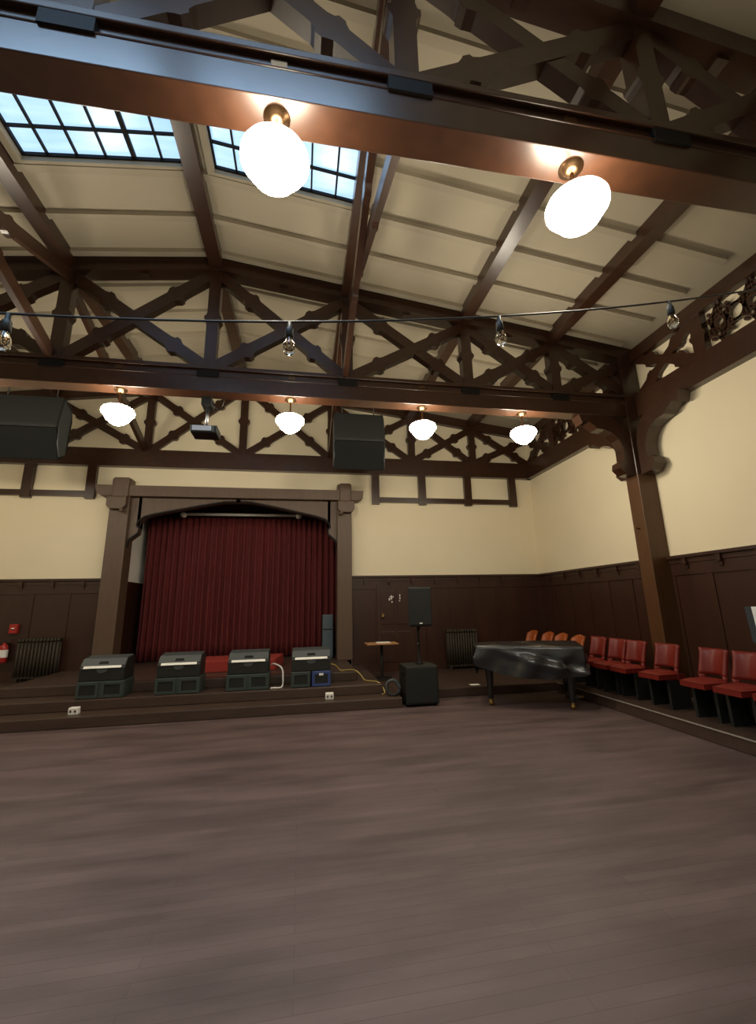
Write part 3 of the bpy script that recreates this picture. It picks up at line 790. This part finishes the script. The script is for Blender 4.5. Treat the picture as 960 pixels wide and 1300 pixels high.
# ------------------------------------------------------------------ theatre seats along the right wall
def make_seat(name, label, mt, group, round_top):
    r = thing(name, label, 'chair', (0,0,0), group=group)
    # local: faces -X, width along Y
    def back(u, v):
        a = (u-.5)*2; y = .178*a*(1 + .10*max(0, v-.75)/.25*(0 if round_top else 1))
        lean = .07*v
        x = .055 + lean - .13*abs(a)**2.2*(1-.15*v)
        x -= .025*(1-abs(a))*math.sin(PI*v)
        top = .80 - (.07*abs(a)**3 if round_top else -.012*abs(a)**2)
        z = .50 + (top-.50)*v
        return (x, y, z)
    m = MB(); m.grid(back, 16, 8); m.build('backrest', mt, r, solid=.055, bevel=0)
    for s in (-1, 1):
        def wing(u, v):
            x, y, z = back(.5+s*(.5-.12*u), 0)
            return (x-.0, y, .36 + (.51-.36)*v)
        m = MB(); m.grid(wing, 3, 4); m.build('side_panel', mt, r, solid=.05)
    def seat(u, v):
        a = (u-.5)*2; b = (v-.5)*2
        z = .44 + .035*(1-a**4)*(1-b**4)
        return (-.38 + .44*v, .188*a*(1-.06*max(0,-b)), z)
    m = MB(); m.grid(seat, 12, 12); n0 = len(m.v)
    rim = [(-.38,-.22),(-.38,.22),(.06,.235),(.06,-.235)]
    m.prism([(-.375,-.17),(-.375,.17),(.055,.183),(.055,-.183)], .375, .442, 'xy'); m.build('seat', mt, r, bevel=.0)
    m = MB()
    for s in (-1, 1): m.box(-.22,.10,s*.15-.02,s*.15+.02,.0,.38); 
    m.box(.02,.06,-.15,.15,.1,.38); m.build('base', BLACK, r)
    return r
GZ = 'red seats along the right wall'
SXp = 5.11
seat0 = make_seat('theatre_seat', 'red vinyl seat nearest the piano, first of the row on right wall', REDVINYL, GZ, False)
seat0.location = (SXp, 7.05, .15)
dup(seat0, (SXp, 6.58, .15), 'red vinyl seat, second from the piano along right wall')
dup(seat0, (SXp, 6.17, .15), 'red vinyl seat, third from the piano along right wall')
dup(seat0, (SXp, 5.59, .15), 'red vinyl seat standing alone directly below the post', rz=.06)
dup(seat0, (SXp, 4.88, .15), 'red vinyl seat, first after the gap right of the post')
dup(seat0, (SXp, 4.43, .15), 'red vinyl seat, second from the right edge of the frame')
dup(seat0, (SXp, 3.97, .15), 'red vinyl seat cut by the right edge of the frame')
ch0 = make_seat('rounded_chair', 'orange backed chair behind the piano, rightmost of four', ORANGE, 'orange chairs behind the piano', True)
ch0.location = (SXp, 7.66, .15)
dup(ch0, (SXp, 8.20, .15), 'orange backed chair behind the piano, second from right')
dup(ch0, (SXp, 8.68, .15), 'orange backed chair behind the piano, third from right')
dup(ch0, (SXp, 9.32, .15), 'orange backed chair behind the piano, leftmost of four')

# music stand at the right edge
r = thing('music_stand', 'music stand with a white sheet at the right edge', 'music stand', (4.42, 3.42, 0), -.75)
for k in range(3):
    a = k*2*PI/3 + .4; MB().tube([(0,0,.18),(.24*math.cos(a),.24*math.sin(a),.01)], .009, 6).build('leg', BLACK, r)
MB().tube([(0,0,.12),(0,0,1.34)], .011, 8).build('shaft', BLACK, r)
m = MB(); m.box(-.25,.25,-.008,.008,0,.33); m.box(-.25,.25,-.06,0,0,.012)
for i, v in enumerate(m.v): m.v[i] = (v[0], v[1]+.3*v[2], 1.17+v[2])
m.build('desk', BLACK, r)
m = MB(); m.box(-.20,.20,-.014,-.010,.02,.33)
for i, v in enumerate(m.v): m.v[i] = (v[0], v[1]+.3*v[2], 1.17+v[2])
tag_sheet = m.build('sheet_music', PAPER); tag_sheet.location = r.location; tag_sheet.rotation_euler = r.rotation_euler
tag(tag_sheet, 'white sheet of music standing on the music stand', 'sheet music')

# ------------------------------------------------------------------ world, camera, colour
w = bpy.data.worlds.new('World'); bpy.context.scene.world = w; w.use_nodes = True
bg = w.node_tree.nodes['Background']; bg.inputs['Color'].default_value = (.55,.68,1,1); bg.inputs['Strength'].default_value = 1.0

pi_, ya_, ro_ = .2290, .1783, -.0217
r_ = Vector((math.cos(ya_), -math.sin(ya_), 0)); fw0 = Vector((math.sin(ya_), math.cos(ya_), 0)); u0 = Vector((0,0,1))
fw = math.cos(pi_)*fw0 + math.sin(pi_)*u0; up = -math.sin(pi_)*fw0 + math.cos(pi_)*u0
R2 = math.cos(ro_)*r_ + math.sin(ro_)*up; U2 = -math.sin(ro_)*r_ + math.cos(ro_)*up
cd = bpy.data.cameras.new('camera'); cam = bpy.data.objects.new('camera', cd); COL.objects.link(cam)
M = Matrix((R2, U2, -fw)).transposed().to_4x4(); M.translation = (0, 0, 1.6); cam.matrix_world = M
cd.sensor_fit = 'AUTO'; cd.sensor_width = 36; cd.lens = 36*545/1300; cd.shift_y = -10/1300; cd.clip_start = .05
bpy.context.scene.camera = cam
sc = bpy.context.scene
sc.view_settings.view_transform = 'Standard'; sc.view_settings.look = 'None'; sc.view_settings.gamma = 1
sc.view_settings.use_curve_mapping = False; sc.view_settings.exposure = 1.3
